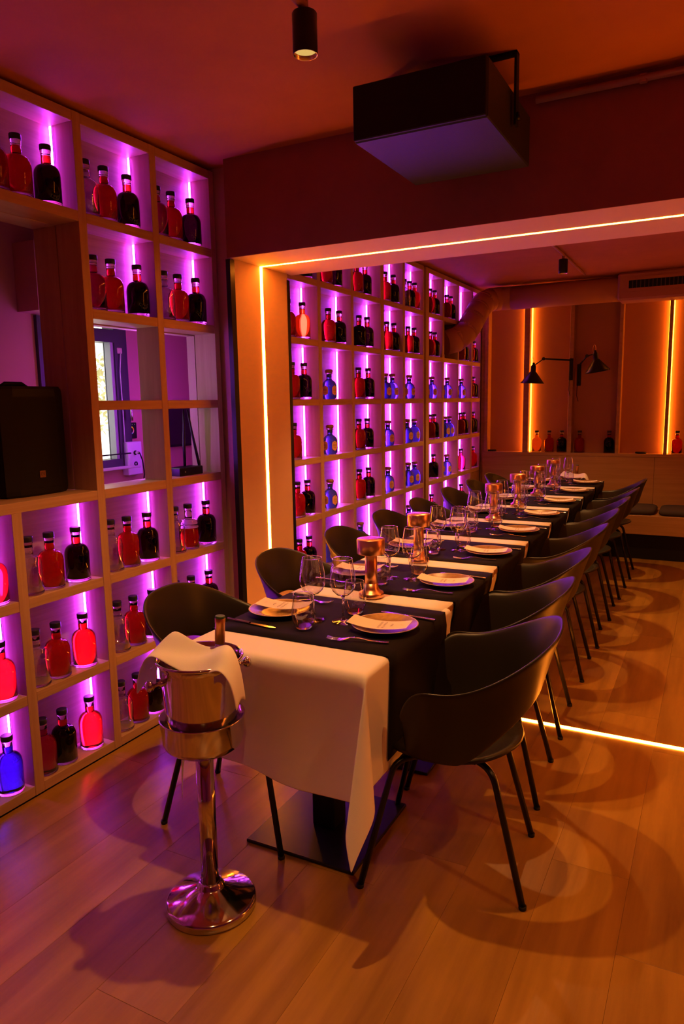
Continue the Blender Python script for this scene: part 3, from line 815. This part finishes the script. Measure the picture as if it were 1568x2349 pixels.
# ------------------------------------------------------------------ ledge bottles and pucks
LB = [(.605, 'amber'), (.735, R_), (.865, D_), (1.045, R_), (1.335, D_), (1.965, 'light red')]
ln = ['glowing amber bottle beside the lit strip on the far ledge', 'red bottle second on the far ledge, between amber and dark', 'near-black bottle left of the swing lamp divider on far ledge', 'red bottle on the far ledge under the right swing lamp', 'lone near-black bottle right of the red one on far ledge', 'light red bottle on the far ledge at the right frame edge']
for (x, c), l in zip(LB, ln):
    key = (c, False)
    if key not in BM: BM[key] = bottle_meshes(c)
    t = thing('round_bottle', l, 'bottle', (x, 7.755, .9625), 0, 'bottles on the far ledge')
    t.scale = (1.04, 1.04, 1.045)
    for n, m in BM[key]: put(n, m, t)
for x, l in ((.12, 'small black puck on the ledge by the far left corner'), (1.64, 'small black puck on the ledge in the empty far niche')):
    tag(MB().lathe([(.05, 0), (.052, .002), (.052, .014), (.048, .018)], 24, sy=.6).build('ledge_puck', BLACK_MATT, None, (x, 7.75, .9625)), l, 'puck', 'ledge pucks')

# ------------------------------------------------------------------ swing-arm wall lamps
def wall_lamp(label, base, elbow, head, tilt):
    t = thing('swing_arm_lamp', label, 'wall lamp', base, 0, 'black swing-arm wall lamps')
    B = Vector(base); E_ = Vector(elbow) - B; H = Vector(head) - B
    MB().bbox(-.020, -.012, -.20, .020, .0, .02, .003).build('wall_plate', BLACK_MATT, t)
    MB().tube([(0, -.012, 0), (0, -.035, 0), (0, -.045, .0)], .008, 8).build('pivot', BLACK_MATT, t)
    MB().tube([(0, -.04, 0), tuple(E_)], .0085, 8).build('arm', BLACK_MATT, t)
    j = MB().lathe([(.0165, -.010), (.0165, .010)], 14); j.xf(Matrix.Translation(E_) @ Matrix.Rotation(PI / 2, 4, 'X')); j.build('joint', BLACK_SATIN, t)
    MB().tube([tuple(E_), tuple(H)], .0055, 8).build('arm', BLACK_MATT, t)
    s = MB().lathe([(.006, .035), (.012, .030), (.014, .012), (.024, .004), (.026, -.008), (.026, -.055), (.034, -.062), (.118, -.172), (.120, -.176), (.116, -.174), (.030, -.064)], 32, cap1=False)
    s.xf(Matrix.Translation(H) @ Matrix.Rotation(tilt, 4, 'Y')); sh = s.build('shade', BLACK_SATIN, t)
    lp = MB().tube([tuple(H + Vector((cos(a) * .014 - .01, 0, .045 + .042 * sin(a)))) for a in [rad(-60 + 30 * q) for q in range(11)]], .0022, 6); lp.build('hook', COPPER, sh)
    MB().tube([(0.004, -.012, -.15), (-.012, -.03, -.22), (-.014, -.03, -.30), (.0, -.012, -.36)], .003, 6).build('cable', BLACK_MATT, t)
wall_lamp('black swing-arm wall lamp reaching left across the lit strip', (.950, YF - .001, 1.905), (.704, YF - .16, 1.925), (.605, YF - .17, 1.856), rad(3))
wall_lamp('black swing-arm wall lamp tilted right in the dark far niche', (1.010, 7.8185, 1.85), (1.125, YF - .15, 1.935), (1.205, YF - .17, 1.952), rad(-9))

# ------------------------------------------------------------------ ceiling: conduits, spots, speaker box, duct
def spot(loc, label, power, size=1.75, on=True):
    t = thing('ceiling_spot', label, 'spotlight', loc, 0, 'black cylinder ceiling spots')
    MB().lathe([(.0355, 0), (.0362, .002), (.0362, .109), (.034, .112)], 32, cap0=False).build('body', BLACK_SATIN, t)
    MB().lathe([(.0355, 0), (.033, .0005), (.031, .02), (.022, .05), (.008, .056)], 32, cap0=False, cap1=True).build('reflector', mat('gold reflector', (.9, .70, .38), .25, 1.), t)
    MB().lathe([(.0006, .012), (.0315, .012)], 24, cap0=False, cap1=False).build('lens', emis('spot lens', (1, .62, .16), .75), t)
    MB().tube([(0, 0, .112), (0, 0, ZC - loc[2])], .012, 10).build('stem', PIPE_P, t)
    ld = bpy.data.lights.new('spot_lamp', 'SPOT'); ld.energy = power; ld.color = SPOT_COL; ld.spot_size = size; ld.spot_blend = .55; ld.shadow_soft_size = .018
    lo = bpy.data.objects.new('spot_lamp', ld); COL.objects.link(lo); lo.parent = t; lo.location = (0, 0, -.004)
SPOTS = [((1.185, 1.955, 2.515), 'black ceiling spot left of the speaker box', SPOT_W),
         ((1.125, 6.20, 2.525), 'black ceiling spot in the far room above the table', SPOT_W * .9),
         ((1.150, 4.15, 2.525), 'black ceiling spot hidden behind the portal header', SPOT_W * 1.0),
         ((2.95, 1.6, 2.515), 'black ceiling spot off to the right', SPOT_W * .40),
         ((2.2, .15, 2.515), 'added unseen ceiling spot above the viewer', SPOT_W * .5),  # out of view, added as extra light on the foreground
         ((2.9, 5.2, 2.525), 'added unseen ceiling spot off to the right in the far room', SPOT_W * .35)]  # out of view, added as extra light in the far room
for loc, l, p_ in SPOTS: spot(loc, l, p_)
def conduit(label, pts, r=.011, clips=()):
    t = thing('ceiling_conduit', label, 'conduit', pts[0], 0, 'painted ceiling conduits')
    B = Vector(pts[0])
    MB().tube([tuple(Vector(p) - B) for p in pts], r, 10).build('pipe', PIPE_P, t)
    for c in clips: MB().bbox(c[0] - B.x - .014, c[1] - B.y - .014, c[2] - B.z - .014, c[0] - B.x + .014, c[1] - B.y + .014, c[2] - B.z + .014, .003).build('clip', PIPE_P, t)
conduit('painted conduit feeding the near ceiling spot', [(1.185, -2.4, ZC - .040), (1.185, 1.955, ZC - .040)], .013, [(1.185, 1.89, ZC - .030)])
conduit('painted conduit feeding the far ceiling spot', [(1.125, 3.60, ZC - .013), (1.125, 7.25, ZC - .013)], .011)
conduit('painted conduit along the top of the portal header', [(1.62, 2.965, ZC - .035), (4.38, 2.965, ZC - .035)], .013, [(2.0, 2.968, ZC - .035)])
bx = thing('speaker_box', 'black boxy speaker hung from the ceiling on a bracket', 'speaker', (1.385, 2.605, 2.39))
MB().bbox(-.2315, -.270, 0, .2315, .285, .178, .004).build('cabinet', mat('speaker cabinet', (.020, .018, .022), .5, bump=(260, .2)), bx)
MB().bbox(-.229, -.286, .003, .229, -.2705, .175, .003).build('grille', BLACK_MATT, bx)
br = MB()
for s in (-1, 1): br.box(s * .246 - .004, .0, .06, s * .246 + .004, .035, .2945)
br.box(-.25, 0, .2865, .25, .035, .2945)
br.build('bracket', BLACK_MATT, bx)
for s in (-1, 1):
    k_ = MB().lathe([(.014, 0), (.014, .010), (.010, .012)], 14); k_.xf(Matrix.Translation((s * .249, .0175, .09)) @ Matrix.Rotation(s * PI / 2, 4, 'Y')); k_.build('knob', BLACK_SATIN, bx)

# round duct along the far wall with gored elbow into the shelf wall
dt = thing('ventilation_duct', 'painted round air duct with segmented elbow in the far corner', 'duct', (.3, 7.5, 2.5))
B = Vector((.3, 7.5, 2.5))
RD = .116
MB().tube([tuple(Vector(p) - B) for p in ((.30, 7.545, 2.550), (1.42, 7.545, 2.550))], RD, 32).build('straight_pipe', PIPE_P, dt)
MB().bbox(1.40 - B.x, 7.41 - B.y, 2.425 - B.z, X1 - .02 - B.x, 7.69 - B.y, ZC - .004 - B.z, .02).build('plenum_box', PIPE_P, dt)
el = [(.36, 7.545, 2.550), (.25, 7.52, 2.55), (.17, 7.44, 2.535), (.135, 7.32, 2.49), (.12, 7.19, 2.41), (.105, 7.07, 2.30), (.075, 6.94, 2.18), (.01, 6.82, 2.10), (-.06, 6.745, 2.075)]
for a, b in zip(el, el[1:]):
    a, b = Vector(a), Vector(b); d = (b - a).normalized() * .022
    MB().tube([tuple(a - d - B), tuple(b + d - B)], RD, 28, smooth=True).build('elbow_gore', PIPE_P, dt)
gr = thing('vent_grille', 'long dark slatted vent grille in the far duct box', 'vent', (1.50, 7.409, 2.53))
MB().box(0, -.004, 0, 2.4, -.001, .072).build('vent_shade', GAP_SHADE, gr)  # flat black sheet, shade of the vent opening as colour
fr = MB().box(-.03, -.012, -.03, 2.43, -.0045, 0).box(-.03, -.012, .072, 2.43, -.0045, .10).box(-.03, -.012, 0, 0, -.0045, .072).box(2.40, -.012, 0, 2.43, -.0045, .072)
fr.build('frame', PIPE_P, gr)
sl = MB().box(0, -.012, 0, .006, -.0045, .072).mesh('slat', mat('grille slat', (.10, .06, .05), .6))
for i in range(68): put('slat', sl, gr, (.03 + i * .035, 0, 0))

# ------------------------------------------------------------------ back room seen through the open cells
XB = -.55
bw = MB()
for y0, z0, y1, z1 in ((-.2, 0, 2.385, 2.55), (2.955, 0, 4.2, 2.55), (2.385, 0, 2.955, 1.20), (2.385, 1.945, 2.955, 2.55)):
    bw.box(XB - .12, y0, z0, XB, y1, z1)
struct(bw.build('wall_service_room', PAINT_BACK))
struct(MB().box(XB, -.2, 2.40, -.187, 4.2, 2.55).build('ceiling_service_room', PAINT_BACK))
struct(MB().box(XB, -.2, 0, -.187, 4.2, .9).build('floor_service_room', W_PANEL))
struct(MB().box(XB, -.2, .9, -.187, -.1, 2.40).box(XB, 4.0, .9, -.187, 4.2, 2.40).build('wall_service_ends', PAINT_BACK))
struct(MB().box(XB + .001, 2.30, 1.95, XB + .14, 3.4, 2.25).build('trim_3', PAINT_BACK))
wf = mat('grey window frame', (.045, .045, .05), .4)
wn = MB()
wn.box(XB - .06, 2.385, 1.20, XB + .02, 2.41, 1.945).box(XB - .06, 2.865, 1.20, XB + .02, 2.955, 1.945).box(XB - .06, 2.41, 1.85, XB + .02, 2.865, 1.915).box(XB - .06, 2.41, 1.20, XB + .02, 2.865, 1.24)
wo = struct(wn.build('window_1', wf))
MB().box(XB - .04, 2.843, 1.24, XB + .012, 2.8645, 1.85).build('sash_stile', mat('light grey sash', (.35, .36, .38), .4), wo)
MB().box(XB - .035, 2.41, 1.24, XB - .03, 2.843, 1.85).build('pane', mat('window glass', (1, 1, 1), 0, trans=1., ior=1.02), wo)
MB().tube([(XB + .03, 2.925, 1.52), (XB + .055, 2.925, 1.52), (XB + .055, 2.925, 1.44)], .008, 8).build('window_handle', STEEL, wo)
MB().bbox(XB - .02, 2.36, 1.185, XB + .05, 2.98, 1.20, .003).build('window_sill', mat('white sill', (.7, .68, .62), .5), wo)
# foliage outside
bs = thing('garden_shrub', 'sunlit green shrub seen through the back room window', 'shrub', (-2.0, 4.1, 0))
m = MB(); rnd = random.Random(3)
for i in range(900):
    a, b = rnd.uniform(0, 2 * PI), rnd.uniform(-.4, 1.3); r = rnd.uniform(.35, .62)
    p = Vector((r * cos(a) * cos(b), 1.1 * r * sin(a) * cos(b), 1.45 + .8 * r * sin(b)))
    q = Matrix.Translation(p) @ Matrix.Rotation(rnd.uniform(0, 6), 4, 'Z') @ Matrix.Rotation(rnd.uniform(-1, 1), 4, 'X')
    n = len(m.v)
    for v in ((0, -.03, 0), (.02, 0, .006), (0, .04, 0), (-.02, 0, .006)): m.v.append(tuple(q @ Vector(v)))
    m.f.append((n, n + 1, n + 2, n + 3)); m.sm.append(False)
fo = m.build('foliage', mat('leaf', (.55, .56, .28), .6), bs); fo['kind'] = 'stuff'
MB().tube([(0, 0, 0), (.02, .01, .7), (-.02, 0, 1.4)], [.03, .025, .012], 8).build('stem', mat('bark', (.12, .08, .05), .9), bs)
# wall controller and audio plate
lc = thing('light_controller', 'black wall touch panel with a rainbow colour ring', 'controller', (XB, 2.962, 1.386))
MB().bbox(.0005, -.04, -.044, .010, .044, .044, .003).build('panel', BLACK_SATIN, lc)
NRG = 24
for i in range(6):
    hue = [(1, .1, .05), (1, .6, .05), (.3, .9, .1), (.1, .7, .9), (.15, .15, 1), (.9, .1, .7)][i]
    m = MB(); rows = [[], []]
    for j in range(6):
        a = 2 * PI * (i + j / 5) / 6
        rows[0].append((.0105, .014 * cos(a), .014 * sin(a) + .002)); rows[1].append((.0105, .021 * cos(a), .021 * sin(a) + .002))
    m.quadgrid(rows); m.build('ring_segment', emis('ring %d' % i, hue, .5), lc)
for i in range(4):
    put('numeral', text_mesh(str(i + 1), .009, emis('numeral glow', (1, 1, 1), .4)), lc, (.0106, -.027 + .018 * i, .033), rot=(PI / 2, 0, PI / 2))
ap = thing('audio_wall_box', 'white wall box with two round audio sockets', 'socket box', (XB, 2.944, 1.237))
MB().bbox(.0005, -.055, -.09, .045, .055, .09, .004).build('box', mat('white box', (.8, .78, .78), .5), ap)
for zz in (.03, -.03):
    s = MB().lathe([(.006, .0), (.012, .0), (.013, .002), (.013, .004), (.006, .004)], 20, cap0=False, cap1=False); s.xf(Matrix.Translation((.0452, .0, zz)) @ Matrix.Rotation(PI / 2, 4, 'Y')); s.build('socket', BLACK_SATIN, ap)
cb = MB().tube([(.062, .0, .03), (.085, -.005, .026), (.105, -.01, -.01), (.10, .005, -.08), (.06, .03, -.16)], .0035, 8); 
cbl = cb.build('audio_cable', BLACK_MATT, None, (XB, 2.944, 1.237)); tag(cbl, 'black audio cable plugged into the white wall box', 'cable')
pl = MB().lathe([(.0075, .046), (.0085, .048), (.0085, .07), (.006, .075)], 14); pl.xf(Matrix.Translation((0, 0, .03)) @ Matrix.Rotation(PI / 2, 4, 'Y')); pl.build('plug', STEEL, cbl)
tag(MB().tube([(XB + .028, 2.90, 1.80), (XB + .03, 2.885, 1.70), (XB + .028, 2.89, 1.50), (XB + .028, 2.89, 1.24)], .003, 6).build('window_cable', mat('white cable', (.75, .72, .75), .5)), 'thin pale cable hanging down the window frame', 'cable')
tag(MB().bbox(XB + .002, 2.882, 1.795, XB + .024, 2.918, 1.825, .003).build('window_contact', mat('beige plastic', (.6, .45, .38), .5)), 'small beige contact box on the window frame', 'contact sensor')
tag(MB().bbox(XB + .052, 2.45, 1.265, XB + .062, 2.90, 1.272, .001).build('shelf_rail', BLACK_MATT), 'thin black rail in front of the back room window', 'rail')
tv = thing('monitor', 'small black monitor on the violet back room wall', 'monitor', (XB, 3.40, 1.385))
MB().bbox(.004, -.155, -.108, .030, .140, .15, .004).build('housing', BLACK_MATT, tv)
MB().box(.0302, -.146, -.095, .0306, .130, .14).build('screen', mat('glossy screen', (.01, .01, .012), .05), tv)
MB().box(.006, .1405, -.10, .020, .144, .145).build('led_strip', LED_V, tv)
# violet strips on the back edges of the open cells
o_ = MB().box(-.195, 3.06, 1.18, -.188, 3.07, 1.86).build('trim_4', LED_B2); struct(o_)
for i_, yy in enumerate((2.2225, 2.6515)):
    struct(MB().box(-.160, yy, 1.18, -.148, yy + .004, 1.86).build('trim_%d' % (5 + i_), LED_B if i_ == 0 else LED_B2))
# router with two antennas
rt = thing('router', 'black box router with two tall antennas in the open shelf cell', 'router', (-.09, 2.86, 1.1665))
MB().bbox(-.04, -.095, .0, .045, .085, .043, .004).build('case', BLACK_SATIN, rt)
MB().bbox(.0452, -.06, .018, .0458, -.052, .026, .0001).build('marking', mat('grey print', (.3, .3, .35), .6), rt)
MB().tube([(-.02, .02, .043), (-.02, .021, .16), (-.02, .028, .26), (-.02, .030, .33)], [.0075, .008, .006, .0045], 10).build('antenna', BLACK_SATIN, rt)
MB().tube([(.0, .086, .012), (.0, .118, .012), (.0, .108, .05), (.0, .062, .22), (.0, .036, .33)], [.006, .007, .008, .006, .0045], 10).build('antenna', BLACK_SATIN, rt)

# loudspeaker in the niche
sp = thing('loudspeaker', 'black portable loudspeaker standing in the shelf niche', 'loudspeaker', (-.22, 1.985, 1.1655))
poly = [(-.13, -.11), (-.13, .11), (.06, .155), (.100, .150), (.118, .10), (.125, 0), (.118, -.10), (.100, -.150), (.06, -.155)]
m = MB(); rows = []
for z, s in ((0, .93), (.012, .985), (.03, 1.), (.40, 1.), (.425, .985), (.437, .94)): rows.append([(x * s, y * s, z) for x, y in poly])
m.quadgrid(rows, smooth=False, closed_u=True); n = len(m.v)
m.f.append(tuple(reversed(range(9)))); m.sm.append(False); m.f.append(tuple(range(n - 9, n))); m.sm.append(False)
m.build('cabinet', BLACK_MATT, sp)
g = MB(); g.quadgrid([[(x * 1.012 + .001, y * .93, z) for x, y in poly[3:8]] for z in (.035, .395)], smooth=True); gm = g.build('grille', mat('perforated grille', (.007, .005, .004), .5, bump=(600, .9), spec=.25), sp)
bd = MB().bbox(.1275, -.012, .075, .1300, .016, .103, .001).build('badge', mat('badge', (.22, .08, .03), .4), sp)
put('lettering', text_mesh('EV', .018, mat('badge ink', (.05, .02, .01), .5)), bd, (.1303, .002, .089), rot=(PI / 2, 0, PI / 2))
MB().tube([(.0, -.06, .436), (.0, -.04, .449), (.0, .04, .449), (.0, .06, .436)], .009, 8).build('handle', BLACK_MATT, sp)
